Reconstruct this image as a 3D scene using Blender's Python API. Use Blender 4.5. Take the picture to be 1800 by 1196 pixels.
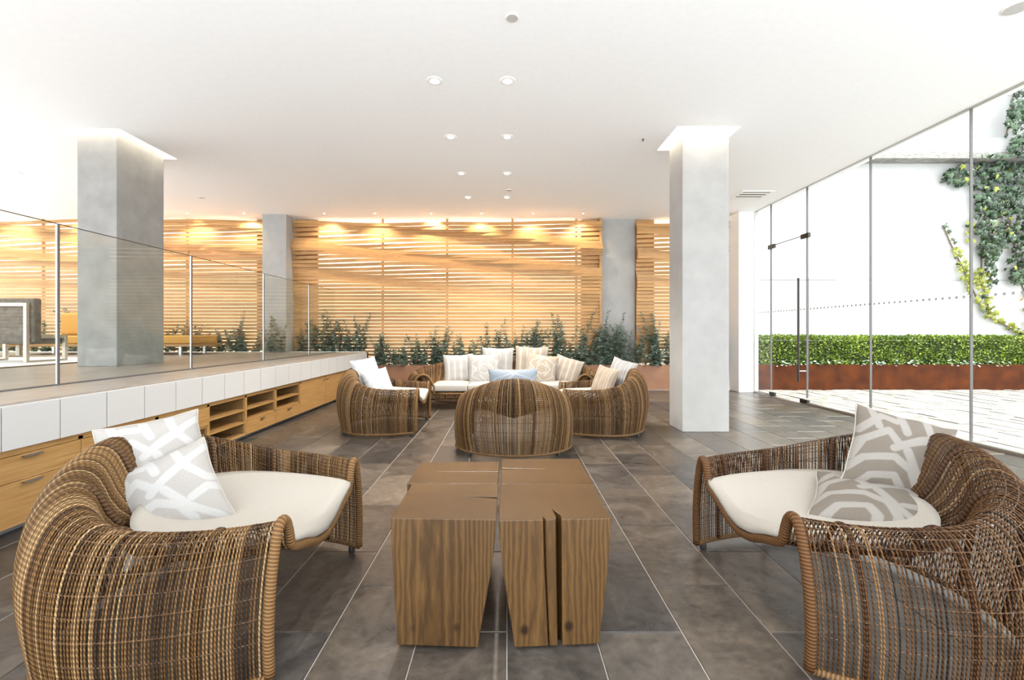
import bpy, bmesh, math, random
from mathutils import Vector, Matrix, Euler, noise
random.seed(7)
R = math.radians
scene = bpy.context.scene
for o in list(bpy.data.objects): bpy.data.objects.remove(o, do_unlink=True)
C = scene.collection

# ------------------------------------------------------------------ camera
CAMZ = 1.1
cam_d = bpy.data.cameras.new('camera'); cam = bpy.data.objects.new('camera', cam_d); C.objects.link(cam)
cam.location = (0, 0, CAMZ); cam.rotation_euler = (R(90), 0, 0)
cam_d.sensor_width = 36; cam_d.lens = 16; cam_d.shift_x = 10/1800; cam_d.shift_y = -14/1800
cam_d.clip_start = 0.05; cam_d.clip_end = 200
scene.camera = cam
# ------------------------------------------------------------------ world, sun, exposure
w = bpy.data.worlds.new('world'); scene.world = w; w.use_nodes = True
bg = w.node_tree.nodes['Background']; bg.inputs[0].default_value = (0.93, 0.97, 1.0, 1); bg.inputs[1].default_value = 1.25
sun_d = bpy.data.lights.new('sun', 'SUN'); sun_d.energy = 1.5; sun_d.angle = R(20); sun_d.color = (1, .96, .9)
sun = bpy.data.objects.new('sun', sun_d); C.objects.link(sun); sun.rotation_euler = Vector((-.55, .30, -.8)).to_track_quat('-Z', 'Y').to_euler()
scene.view_settings.view_transform = 'Standard'; scene.view_settings.look = 'None'
scene.view_settings.gamma = 1; scene.view_settings.use_curve_mapping = False
scene.view_settings.exposure = 1.95

# ------------------------------------------------------------------ helpers
class MB:
    """collects shapes of ONE mesh"""
    def __init__(s): s.v = []; s.f = []; s.uv = []; s.col = []; s.cur = (1, 1, 1); s.has_uv = False; s.has_col = False
    def face(s, idx, uv=None):
        s.f.append(tuple(idx)); s.uv.append(uv); s.col.append(s.cur)
    def box(s, x0, x1, y0, y1, z0, z1):
        b = len(s.v)
        for z in (z0, z1):
            s.v += [(x0, y0, z), (x1, y0, z), (x1, y1, z), (x0, y1, z)]
        for q in ((3, 2, 1, 0), (4, 5, 6, 7), (0, 1, 5, 4), (1, 2, 6, 5), (2, 3, 7, 6), (3, 0, 4, 7)):
            s.face([b+i for i in q])
        return s
    def tube(s, pts, r, n=6, side=None, closed=False, cap=True, pitch=.02):
        pts = [Vector(p) for p in pts]; m = len(pts); b = len(s.v); L = 0; s.has_uv = True
        rr = r if isinstance(r, (list, tuple)) else [r]*m
        lens = []
        prevS = None
        for i, p in enumerate(pts):
            if i: L += (p-pts[i-1]).length
            lens.append(L/pitch)
            a = pts[(i-1) % m] if (closed or i) else p; c = pts[(i+1) % m] if (closed or i < m-1) else p
            T = (c-a); T = T.normalized() if T.length > 1e-9 else Vector((0, 0, 1))
            if side is not None: S = Vector(side[i])
            elif prevS is not None: S = prevS
            else: S = Vector((1, 0, 0)) if abs(T.x) < .8 else Vector((0, 1, 0))
            S = (S-T*S.dot(T))
            S = S.normalized() if S.length > 1e-6 else T.orthogonal().normalized()
            prevS = S; N = T.cross(S)
            for k in range(n):
                t = 2*math.pi*k/n
                q = p + (S*math.cos(t)+N*math.sin(t))*rr[i]
                s.v.append((q.x, q.y, q.z))
        for i in range(m if closed else m-1):
            j = (i+1) % m
            for k in range(n):
                k2 = (k+1) % n
                u0, u1 = k/n, (k+1)/n; l1 = lens[j] if j else lens[i]+1
                s.face((b+i*n+k, b+i*n+k2, b+j*n+k2, b+j*n+k), ((u0, lens[i]), (u1, lens[i]), (u1, l1), (u0, l1)))
        if cap and not closed:
            s.face([b+k for k in range(n)][::-1]); s.face([b+(m-1)*n+k for k in range(n)])
        return s
    def lathe(s, prof, n=24, cx=0, cy=0):
        b = len(s.v); m = len(prof)
        for (r, z) in prof:
            for k in range(n):
                t = 2*math.pi*k/n; s.v.append((cx+r*math.cos(t), cy+r*math.sin(t), z))
        for i in range(m-1):
            for k in range(n):
                k2 = (k+1) % n; s.face((b+i*n+k, b+i*n+k2, b+(i+1)*n+k2, b+(i+1)*n+k))
        s.face([b+k for k in range(n)][::-1]); s.face([b+(m-1)*n+k for k in range(n)])
        return s
    def grid(s, P, nu, nv, closed_u=False):
        """P[i][j] points"""
        b = len(s.v)
        for row in P:
            for p in row: s.v.append(tuple(p))
        for i in range(nu-1):
            for j in range(nv-1):
                s.face((b+i*nv+j, b+(i+1)*nv+j, b+(i+1)*nv+j+1, b+i*nv+j+1))
        return b
    def mesh(s, name):
        me = bpy.data.meshes.new(name); me.from_pydata(s.v, [], s.f); 
        if s.has_uv:
            uvl = me.uv_layers.new(name='UVMap'); flat = []
            for f, u in zip(s.f, s.uv):
                if u is None: flat += [0.0, 0.0]*len(f)
                else:
                    for a in u: flat += [a[0], a[1]]
            uvl.data.foreach_set('uv', flat)
        if s.has_col:
            ca = me.color_attributes.new('Col', 'FLOAT_COLOR', 'CORNER'); flat = []
            for f, c in zip(s.f, s.col):
                if isinstance(c[0], (tuple, list)):
                    for q in c: flat += [q[0], q[1], q[2], 1.0]
                else: flat += [c[0], c[1], c[2], 1.0]*len(f)
            ca.data.foreach_set('color', flat)
        me.update(); return me

def obj(name, mb, mat, parent=None, loc=None, smooth=False, bevel=0, kind=None, label=None, seg=2):
    me = mb.mesh(name) if isinstance(mb, MB) else mb
    if mat is not None and not me.materials: me.materials.append(mat)
    if smooth: me.polygons.foreach_set('use_smooth', [True]*len(me.polygons))
    o = bpy.data.objects.new(name, me); C.objects.link(o)
    if parent: o.parent = parent
    if loc: o.location = loc
    if bevel:
        m = o.modifiers.new('bevel', 'BEVEL'); m.width = bevel; m.segments = seg; m.limit_method = 'ANGLE'; m.angle_limit = R(40)
    if kind: o['kind'] = kind
    if label: o['label'] = label
    return o
def tag(o, label, cat, group=None):
    o['label'] = label; o['category'] = cat
    if group: o['group'] = group
    return o
def thing(name, label, cat, loc=(0, 0, 0), rotz=0, group=None):
    o = bpy.data.objects.new(name, None); C.objects.link(o); o.empty_display_size = .1
    o.location = loc; o.rotation_euler = (0, 0, rotz); return tag(o, label, cat, group)
def struct(name, mb, mat, parent=None, **k):
    return obj(name, mb, mat, parent, kind='structure', **k)
def dup_tree(root, loc, rotz, label, group=None):
    r = root.copy(); C.objects.link(r); r.location = loc; r.rotation_euler = (0, 0, rotz); r['label'] = label
    if group: r['group'] = group
    for ch in list(root.children):
        c = ch.copy(); C.objects.link(c); c.parent = r
        for g in ch.children:
            d = g.copy(); C.objects.link(d); d.parent = c
    return r
def px(x, y, Y): return Vector(((x-890)/800*Y, Y, CAMZ-(y-584)/800*Y))
def lerp(a, b, t): return a+(b-a)*t
def sm(t): t = max(0, min(1, t)); return t*t*(3-2*t)

# ------------------------------------------------------------------ materials
def M(name, col=(.8, .8, .8), rough=.5, metal=0, spec=.5):
    m = bpy.data.materials.new(name); m.use_nodes = True
    b = m.node_tree.nodes['Principled BSDF']
    b.inputs['Base Color'].default_value = (*col, 1); b.inputs['Roughness'].default_value = rough
    b.inputs['Metallic'].default_value = metal; b.inputs['Specular IOR Level'].default_value = spec
    return m
class NT:
    def __init__(s, m): s.t = m.node_tree; s.b = s.t.nodes['Principled BSDF']
    def n(s, typ, **k):
        nd = s.t.nodes.new(typ)
        for a, v in k.items():
            if a in nd.inputs.keys() if not hasattr(nd, a) else False: nd.inputs[a].default_value = v
            else: setattr(nd, a, v)
        return nd
    def l(s, a, b): s.t.links.new(a, b)
    def coord(s, kind='Object', scale=(1, 1, 1), rand=False):
        tc = s.n('ShaderNodeTexCoord'); mp = s.n('ShaderNodeMapping'); mp.inputs['Scale'].default_value = scale
        s.l(tc.outputs[kind], mp.inputs['Vector'])
        if rand:
            oi = s.n('ShaderNodeObjectInfo'); mu = s.n('ShaderNodeMath', operation='MULTIPLY'); mu.inputs[1].default_value = 37.0
            s.l(oi.outputs['Random'], mu.inputs[0]); s.l(mu.outputs[0], mp.inputs['Location'])
        return mp.outputs['Vector']
    def noise(s, vec, scale=5, detail=4, rough=.55, dist=0):
        nd = s.n('ShaderNodeTexNoise'); nd.inputs['Scale'].default_value = scale; nd.inputs['Detail'].default_value = detail
        nd.inputs['Roughness'].default_value = rough; nd.inputs['Distortion'].default_value = dist
        s.l(vec, nd.inputs['Vector']); return nd.outputs['Fac']
    def ramp(s, fac, stops):
        r = s.n('ShaderNodeValToRGB'); e = r.color_ramp.elements
        while len(e) < len(stops): e.new(.5)
        for el, (p, c) in zip(e, stops): el.position = p; el.color = (*c, 1)
        s.l(fac, r.inputs[0]); return r.outputs[0]
    def mix(s, fac, a, b, mode='MIX'):
        m = s.n('ShaderNodeMix', data_type='RGBA', blend_type=mode)
        for sock, v in ((m.inputs[0], fac), (m.inputs[6], a), (m.inputs[7], b)):
            if isinstance(v, (int, float)): sock.default_value = v
            elif isinstance(v, tuple): sock.default_value = (*v, 1)
            else: s.l(v, sock)
        return m.outputs[2]
    def bump(s, h, strength=.2, dist=.01):
        b = s.n('ShaderNodeBump'); b.inputs['Strength'].default_value = strength; b.inputs['Distance'].default_value = dist
        s.l(h, b.inputs['Height']); s.l(b.outputs[0], s.b.inputs['Normal'])
    def col(s, c): s.l(c, s.b.inputs['Base Color'])
    def rough(s, fac, lo, hi):
        mr = s.n('ShaderNodeMapRange'); mr.inputs[3].default_value = lo; mr.inputs[4].default_value = hi
        s.l(fac, mr.inputs[0]); s.l(mr.outputs[0], s.b.inputs['Roughness'])
def noisy(name, a, b, scale=6, rough=.6, bump=.1, stretch=(1, 1, 1), kind='Object', rand=False, spec=.5, lo=.35, hi=.65, detail=5, bdist=.01):
    m = M(name, a, rough, spec=spec); t = NT(m); v = t.coord(kind, stretch, rand); f = t.noise(v, scale, detail)
    t.col(t.ramp(f, [(lo, a), (hi, b)]))
    if bump: t.bump(f, bump, bdist)
    return m
def emis(name, col, st):
    m = M(name, col, .5); b = m.node_tree.nodes['Principled BSDF']
    b.inputs['Emission Color'].default_value = (*col, 1); b.inputs['Emission Strength'].default_value = st; return m

m_white = noisy('white paint', (.86, .86, .85), (.89, .89, .88), 30, .8, .02)
m_ceil = noisy('ceiling paint', (.90, .91, .925), (.92, .93, .945), 20, .9, .01)
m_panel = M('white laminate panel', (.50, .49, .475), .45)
m_conc = noisy('concrete', (.24, .232, .222), (.31, .302, .29), 5, .75, .08, detail=9, lo=.3, hi=.7)
m_plaster = noisy('pale plaster', (.33, .322, .31), (.385, .378, .365), 4, .8, .08, detail=9, lo=.3, hi=.7)
m_stone = noisy('beige stone', (.31, .265, .22), (.38, .335, .29), 7, .35, .03, detail=8)
m_grout = M('grout', (.42, .38, .34), .9)
m_steel = M('brushed steel', (.55, .54, .53), .3, 1)
m_dsteel = M('dark steel', (.045, .04, .037), .35, .6)
m_joint = M('grey silicone joint', (.10, .095, .09), .6)
m_black = M('black rubber', (.015, .014, .013), .6)
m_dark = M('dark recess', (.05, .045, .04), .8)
m_lamp = emis('lamp lens', (1, .93, .82), 9)
m_cove = emis('cove light strip', (1, .9, .74), 14)
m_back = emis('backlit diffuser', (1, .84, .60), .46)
m_led = emis('amber light strip', (1, .55, .2), 5)

def slate():
    m = M('slate tile', rough=.38); t = NT(m); v = t.coord('Object', (1, 1, 1), True)
    oi = t.n('ShaderNodeObjectInfo')
    f = t.noise(v, 3.2, 10, .68, 1.2); g = t.noise(v, 26, 6, .6)
    c1 = t.ramp(f, [(.28, (.028, .024, .021)), (.45, (.08, .068, .057)), (.58, (.15, .127, .104)), (.75, (.29, .25, .21))])
    c2 = t.mix(.35, c1, t.ramp(g, [(.3, (.035, .03, .027)), (.7, (.23, .205, .18))]))
    tint = t.ramp(oi.outputs['Random'], [(0, (.38, .38, .41)), (.3, (.74, .67, .59)), (.6, (.57, .52, .48)), (.8, (.45, .47, .5)), (1, (.92, .85, .76))])
    t.col(t.mix(1.0, c2, tint, 'MULTIPLY')); t.rough(f, .2, .42); t.bump(g, .22, .006); return m
m_slate = slate()
def oak(name, a, b, axis, rough=.42, rand=True):
    m = M(name, a, rough); t = NT(m); sc = {'x': (2, 40, 40), 'y': (40, 2, 40), 'z': (40, 40, 2)}[axis]
    v = t.coord('Object', sc, rand); f = t.noise(v, 1.6, 6, .6, .3)
    c = t.ramp(f, [(.3, a), (.7, b)])
    if rand:
        oi = t.n('ShaderNodeObjectInfo'); c = t.mix(1.0, c, t.ramp(oi.outputs['Random'], [(0, (.82, .80, .76)), (1, (1.12, 1.1, 1.06))]), 'MULTIPLY')
    t.col(c); t.bump(f, .05, .003); return m
m_oak = oak('oak veneer', (.28, .145, .042), (.41, .235, .085), 'y', rand=False)
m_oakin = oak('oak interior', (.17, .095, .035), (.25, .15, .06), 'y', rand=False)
m_slat = oak('timber slat', (.40, .205, .065), (.56, .32, .125), 'x', .45)

def block_wood():
    m = M('sealed timber block', rough=.32, spec=.35); t = NT(m); v = t.coord('Object', (1, 1, .16), True)
    tc = t.n('ShaderNodeTexCoord'); 
    nz = t.n('ShaderNodeTexNoise'); nz.inputs['Scale'].default_value = 3.5; nz.inputs['Detail'].default_value = 2; t.l(v, nz.inputs['Vector'])
    wv = t.n('ShaderNodeTexWave', wave_type='RINGS', rings_direction='Z'); wv.inputs['Scale'].default_value = 34; wv.inputs['Distortion'].default_value = 5.0
    wv.inputs['Detail'].default_value = 3; wv.inputs['Detail Scale'].default_value = 1.2
    mp = t.n('ShaderNodeMapping'); mp.inputs['Scale'].default_value = (1, 1, .18); mp.inputs['Location'].default_value = (.03, -.02, 0)
    t.l(tc.outputs['Object'], mp.inputs['Vector']); t.l(mp.outputs[0], wv.inputs['Vector'])
    c = t.ramp(wv.outputs['Fac'], [(0, (.030, .0145, .0045)), (.3, (.070, .033, .009)), (.8, (.086, .042, .012)), (1, (.125, .066, .021))])
    c = t.mix(.45, c, t.ramp(nz.outputs['Fac'], [(.3, (.036, .018, .006)), (.7, (.115, .062, .022))]))
    # knots
    vo = t.n('ShaderNodeTexVoronoi'); vo.inputs['Scale'].default_value = 5.5; mk = t.n('ShaderNodeMapping'); mk.inputs['Scale'].default_value = (1, 1, .8)
    t.l(tc.outputs['Object'], mk.inputs['Vector']); t.l(mk.outputs[0], vo.inputs['Vector'])
    k = t.ramp(vo.outputs['Distance'], [(.05, (1, 1, 1)), (.11, (0, 0, 0))])
    c = t.mix(k, c, (.018, .008, .003)); t.col(c); t.bump(wv.outputs['Fac'], .06, .004); return m
m_block = block_wood()

def rattan(name, pitch_mult, dark):
    m = M(name, rough=.55, spec=.2); t = NT(m)
    at = t.n('ShaderNodeAttribute'); at.attribute_name = 'Col'
    uv = t.n('ShaderNodeUVMap'); sp = t.n('ShaderNodeSeparateXYZ'); t.l(uv.outputs[0], sp.inputs[0])
    mu = t.n('ShaderNodeMath', operation='MULTIPLY_ADD'); t.l(sp.outputs[1], mu.inputs[0]); mu.inputs[1].default_value = pitch_mult
    t.l(sp.outputs[0], mu.inputs[2])
    mm = t.n('ShaderNodeMath', operation='MULTIPLY'); t.l(mu.outputs[0], mm.inputs[0]); mm.inputs[1].default_value = 2*math.pi
    sn = t.n('ShaderNodeMath', operation='SINE'); t.l(mm.outputs[0], sn.inputs[0])
    c = t.ramp(sn.outputs[0], [(0, (dark, dark*.95, dark*.9)), (.45, (1, 1, 1))])
    t.col(t.mix(1.0, at.outputs['Color'], c, 'MULTIPLY')); t.bump(sn.outputs[0], .5, .002); return m
m_strand = rattan('rattan strand', 1.0, .5)
m_rope = rattan('rope wrapped tube', 1.0, .5)
m_wire = M('cross wire', (.10, .065, .04), .5)

def fabric(name, a, b, scale=420):
    m = M(name, a, .9, spec=.2); t = NT(m); v = t.coord('Object'); f = t.noise(v, scale, 2); t.col(t.ramp(f, [(.35, a), (.65, b)])); 
    g = t.noise(v, 9, 3); ad = t.n('ShaderNodeMath', operation='MULTIPLY_ADD'); t.l(f, ad.inputs[0]); ad.inputs[1].default_value = .12; t.l(g, ad.inputs[2])
    t.bump(ad.outputs[0], .25, .01); return m
m_seat = fabric('cream seat fabric', (.345, .315, .275), (.395, .365, .32))
m_pipe = M('cream piping', (.36, .335, .30), .9)
def printed():
    m = M('printed cushion fabric', rough=.9, spec=.2); t = NT(m); at = t.n('ShaderNodeAttribute'); at.attribute_name = 'Col'
    v = t.coord('Object'); f = t.noise(v, 420, 2)
    t.col(t.mix(1.0, at.outputs['Color'], t.ramp(f, [(.3, (.9, .9, .9)), (.7, (1.05, 1.05, 1.05))]), 'MULTIPLY'))
    g = t.noise(v, 11, 3); t.bump(g, .25, .012); return m
m_print = printed()
m_ochre = fabric('ochre upholstery', (.42, .22, .05), (.50, .28, .08), 200)
m_greyup = noisy('dark grey upholstery', (.10, .085, .07), (.17, .15, .125), 14, .8, .1)
m_frame = M('champagne metal', (.55, .50, .42), .4, .6)
m_corten = noisy('corten steel', (.040, .012, .0055), (.10, .027, .007), 4, .8, .1, spec=.1, detail=9, lo=.3, hi=.7)
m_corten_in = noisy('pale corten steel', (.22, .10, .05), (.29, .14, .075), 3, .55, .05, detail=8, lo=.3, hi=.7)
m_soil = noisy('soil', (.03, .02, .012), (.07, .045, .03), 40, .95, .4)
m_stem = M('stem', (.16, .10, .06), .7)
def leafm(name, a, b, c):
    m = M(name, a, .45); t = NT(m); at = t.n('ShaderNodeAttribute'); at.attribute_name = 'Col'
    t.col(t.ramp(at.outputs['Fac'], [(0, a), (.5, b), (1, c)])); t.b.inputs['Roughness'].default_value = .42; return m
m_euc = leafm('eucalyptus leaf', (.07, .11, .07), (.20, .27, .20), (.42, .50, .43))
m_hedge = leafm('box leaf', (.03, .06, .005), (.14, .22, .016), (.42, .50, .055))
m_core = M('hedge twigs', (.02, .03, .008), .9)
m_ivy = leafm('ivy leaf', (.03, .075, .03), (.07, .15, .065), (.45, .47, .10))
m_ivyobj = None
m_pave = noisy('pale stone sett', (.22, .20, .17), (.40, .385, .35), 5, .7, .15, rand=True, detail=8)
m_extw = noisy('white render', (.40, .40, .395), (.44, .44, .435), 6, .85, .1, detail=8, lo=.3, hi=.7)
m_dirtyw = noisy('weathered coping', (.16, .15, .135), (.30, .29, .27), 9, .85, .2, stretch=(1, 1, 4), detail=9)
def glass(name, tint, f0=.05):
    m = bpy.data.materials.new(name); m.use_nodes = True; nt = m.node_tree; nt.nodes.clear()
    o = nt.nodes.new('ShaderNodeOutputMaterial'); tr = nt.nodes.new('ShaderNodeBsdfTransparent'); tr.inputs[0].default_value = (*tint, 1)
    gl = nt.nodes.new('ShaderNodeBsdfGlossy'); gl.inputs['Roughness'].default_value = .0
    lw = nt.nodes.new('ShaderNodeLayerWeight'); lw.inputs[0].default_value = .5
    p = nt.nodes.new('ShaderNodeMath'); p.operation = 'POWER'; p.inputs[1].default_value = 5; nt.links.new(lw.outputs['Facing'], p.inputs[0])
    ma = nt.nodes.new('ShaderNodeMath'); ma.operation = 'MULTIPLY_ADD'; ma.inputs[1].default_value = .5; ma.inputs[2].default_value = f0
    nt.links.new(p.outputs[0], ma.inputs[0]); mx = nt.nodes.new('ShaderNodeMixShader')
    nt.links.new(ma.outputs[0], mx.inputs[0]); nt.links.new(tr.outputs[0], mx.inputs[1]); nt.links.new(gl.outputs[0], mx.inputs[2]); nt.links.new(mx.outputs[0], o.inputs[0])
    return m
m_glass = glass('clear glass', (.985, .995, .99), .008)
m_bal = glass('balustrade glass', (.95, .97, .955), .045)
m_dot = M('frosted dot', (.42, .42, .42), .7)

# ================================================================== THE SHELL
CZ = 3.3; GX = 4.55; CABX = -2.65; PZ = .72
# floor: grout bed + slate tiles
floor = struct('floor', MB().box(-2.75, GX+.02, -.4, 8.66, -.12, -.004), m_grout)
TW, TL = .3215, .61
tile_me = None
def tile_mesh(tl, tw):
    bm = bmesh.new(); bmesh.ops.create_cube(bm, size=1)
    bmesh.ops.scale(bm, vec=(tw-.004, tl-.004, .014), verts=bm.verts)
    top = [e for e in bm.edges if all(v.co.z > 0 for v in e.verts)]
    bmesh.ops.bevel(bm, geom=top, offset=.0025, segments=1, affect='EDGES')
    me = bpy.data.meshes.new('tile'); bm.to_mesh(me); bm.free(); me.materials.append(m_slate); return me
tile_me = tile_mesh(TL, TW)
far = MB(); cells = []
for i in range(-9, 15):
    x0 = .002+i*TW; x1 = x0+TW
    if x0 >= GX-.02: continue
    x0c = max(x0, -2.75)
    off = 1.977 if i % 2 == 0 else 1.667
    k0 = int(math.floor((-.4-off)/TL)); 
    for k in range(k0, 14):
        y0 = off+k*TL; y1 = y0+TL
        if y0 > 8.62: continue
        xa, xb, ya, yb = x0c, min(x1, GX), max(y0, -.4), min(y1, 8.64)
        cells.append((xa, xb, ya, yb))
def visible(c):
    xa, xb, ya, yb = c
    if yb < 1.43: return False
    return (xa < yb*1.1375+.05) and (xb > -yb*1.1125-.05)
vis = sorted([c for c in cells if visible(c)], key=lambda c: (c[1]-c[0] < .2, c[2]))
inv = [c for c in cells if not visible(c)] + vis[300:]
for (xa, xb, ya, yb) in vis[:300]:
    full = abs((xb-xa)-TW) < .002 and abs((yb-ya)-TL) < .002
    me = tile_me if full else tile_mesh(yb-ya, xb-xa)
    t = bpy.data.objects.new('tile', me); C.objects.link(t); t.parent = floor
    t.location = ((xa+xb)/2, (ya+yb)/2, -.007); t.rotation_euler = (random.uniform(-.0012, .0012), random.uniform(-.0012, .0012), 0)
for (xa, xb, ya, yb) in inv: far.box(xa+.002, xb-.002, ya+.002, yb-.002, -.014, 0)
obj('tile_field', far, m_slate, floor, kind='stuff')

# ceiling with two square light wells round the columns
HL = (-4.83, -4.185, 4.914, 5.79); HR = (1.829, 2.513, 4.862, 5.51)
cb = MB()
xs = [-10.6, HL[0], HL[1], HR[0], HR[1], GX+.12]; ys = [-.4, 4.862, 4.914, 5.51, 5.79, 9.4]
for i in range(5):
    for j in range(5):
        xm, ym = (xs[i]+xs[i+1])/2, (ys[j]+ys[j+1])/2
        if any(h[0] < xm < h[1] and h[2] < ym < h[3] for h in (HL, HR)): continue
        cb.box(xs[i], xs[i+1], ys[j], ys[j+1], CZ, CZ+.04)
cb.box(-10.6, GX+.12, -.4, 9.4, CZ+.3, CZ+.42)
ceiling = struct('ceiling', cb, m_ceil)
for h in (HL, HR):
    x0, x1, y0, y1 = h; b = MB()
    b.box(x0-.03, x0, y0-.03, y1+.03, CZ+.0401, CZ+.30).box(x1, x1+.03, y0-.03, y1+.03, CZ+.0401, CZ+.30)
    b.box(x0, x1, y0-.03, y0, CZ+.0401, CZ+.30).box(x0, x1, y1, y1+.03, CZ+.0401, CZ+.30)
    wl = obj('light_well', b, m_white, ceiling)
    for q in ((x0+.004, x0+.02, y0+.03, y1-.03), (x1-.02, x1-.004, y0+.03, y1-.03), (x0+.03, x1-.03, y0+.004, y0+.02), (x0+.03, x1-.03, y1-.02, y1-.004)):
        obj('light_strip', MB().box(*q, CZ+.20, CZ+.23), m_cove, wl)
# concrete columns
def column(x0, x1, y0, y1, z0, name, mat, lab, joint=None):
    b = MB().box(x0, x1, y0, y1, z0, CZ+.3)
    o = struct(name, b, mat, bevel=.006); o['label'] = lab; return o
column(-4.73, -4.295, 5.016, 5.708, PZ, 'wall_column_platform', m_conc, 'grey cast concrete column on the raised platform behind the glass')
column(1.937, 2.451, 5.005, 5.405, 0, 'wall_column_floor', m_plaster, 'pale grey column standing on the slate floor near the glass door')
# back wall, left end wall
struct('wall_back', MB().box(-10.6, GX-.3, 9.15, 9.3, 0, CZ), m_white)
for (x0, x1, y0, nm, mt) in ((-4.56, -4.11, 8.5, 'wall_pier_left', m_plaster), (1.85, 2.51, 8.87, 'wall_pier_middle', m_plaster), (4.24, 4.52, 8.3, 'wall_pier_right', m_white)):
    struct(nm, MB().box(x0, x1, y0, 9.15, 0, CZ), mt, bevel=.006)

# raised platform, coping, white panels
plat = struct('floor_platform', MB().box(-10.6, -3.08, -.4, 8.6, 0, PZ-.012).box(-3.08, CABX, -.4, 8.6, .475, PZ-.012), m_white)
for k in range(8):
    ya = -.9+k*1.25
    obj('stone_slab', MB().box(-10.6, -3.2, ya+.002, min(ya+1.248, 8.6), PZ-.012, PZ), m_stone, plat)
    obj('coping_slab', MB().box(-3.198, CABX+.004, ya+.30, min(ya+1.547, 8.6), PZ-.012, PZ+.002), m_stone, plat, bevel=.002)
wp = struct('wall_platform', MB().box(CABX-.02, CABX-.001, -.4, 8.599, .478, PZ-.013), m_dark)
k = -9
while True:
    ya = 2.687+.3133*k
    if ya > 8.55: break
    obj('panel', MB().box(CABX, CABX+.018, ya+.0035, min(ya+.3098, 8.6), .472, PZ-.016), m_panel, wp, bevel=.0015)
    k += 1
obj('panel', MB().box(CABX-.6, CABX, 8.6, 8.612, .02, PZ-.016), m_panel, wp)
obj('light_strip', MB().box(CABX-.03, CABX-.018, -.3, 5.0, .4722, .4776), m_led, wp)
trim = struct('baseboard_cabinet', MB().box(-2.76, -2.74, -.4, 8.59, 0, .048), M('grey plinth', (.2, .2, .2), .5))

# right-hand glazing
win = struct('window_1', MB().box(GX-.02, GX+.03, .6, 6.89, 0, .028).box(GX-.02, GX+.03, 7.83, 8.3, 0, .028).box(GX-.012, GX+.024, .6, 8.3, CZ-.012, CZ+.0), m_steel)
def pane(y0, y1, z0, z1, parent, nm='pane'):
    return obj(nm, MB().box(GX, GX+.012, y0, y1, z0, z1), m_glass, parent)
joints = [.8, 2.02, 3.24, 4.46, 5.69, 6.89]
for a, b in zip(joints[:-1], joints[1:]):
    pane(a+.004, b-.004, .02, CZ-.006, win)
pane(7.834, 8.29, .02, CZ-.006, win); pane(6.894, 7.826, 2.585, CZ-.006, win)
for j, y in enumerate(joints[1:] + [7.83]):
    obj('glass_joint', MB().box(GX-.008, GX+.02, y-.0035, y+.0035, .02 if y < 6.8 else .1, CZ-.006), m_joint, win)
obj('transom_seal', MB().box(GX-.004, GX+.016, 6.9, 7.82, 2.576, 2.584), m_joint, win)
dots = MB(); y = 8.2
while y > 2.2:
    if not (6.87 < y < 6.92 or 7.80 < y < 7.86):
        b0 = len(dots.v); n = 12
        for q in range(n): dots.v.append((GX-.0015, y+.0145*math.cos(2*math.pi*q/n), 1.449+.0145*math.sin(2*math.pi*q/n)))
        dots.face([b0+q for q in range(n)])
    y -= .0735
obj('dot_band', dots, m_dot, win, kind='stuff')
obj('end_frame', MB().box(GX-.03, GX+.04, 8.285, 8.3, 0, CZ-.0), m_panel, win)
door = struct('door_1', MB().box(GX, GX+.012, 6.9, 7.82, .012, 2.575), m_glass)
for (ya, yb, za, zb) in ((7.72, 7.90, 2.53, 2.60), (6.84, 7.02, 2.53, 2.60), (7.72, 7.86, .006, .07), (6.86, 7.04, .006, .07)):
    obj('patch_fitting', MB().box(GX-.014, GX+.026, ya, yb, za+0, zb), m_dsteel, door, bevel=.003)
for sx in (-1, 1):
    hx = GX+.006+sx*.07
    h = obj('pull_handle', MB().tube([(hx, 6.99, .33), (hx, 6.99, 1.93)], .016, 12), m_dsteel, door, smooth=False)
    for z in (.50, 1.76): obj('standoff', MB().tube([(hx, 6.99, z), (GX+.006, 6.99, z)], .009, 8), m_steel, h)

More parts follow.
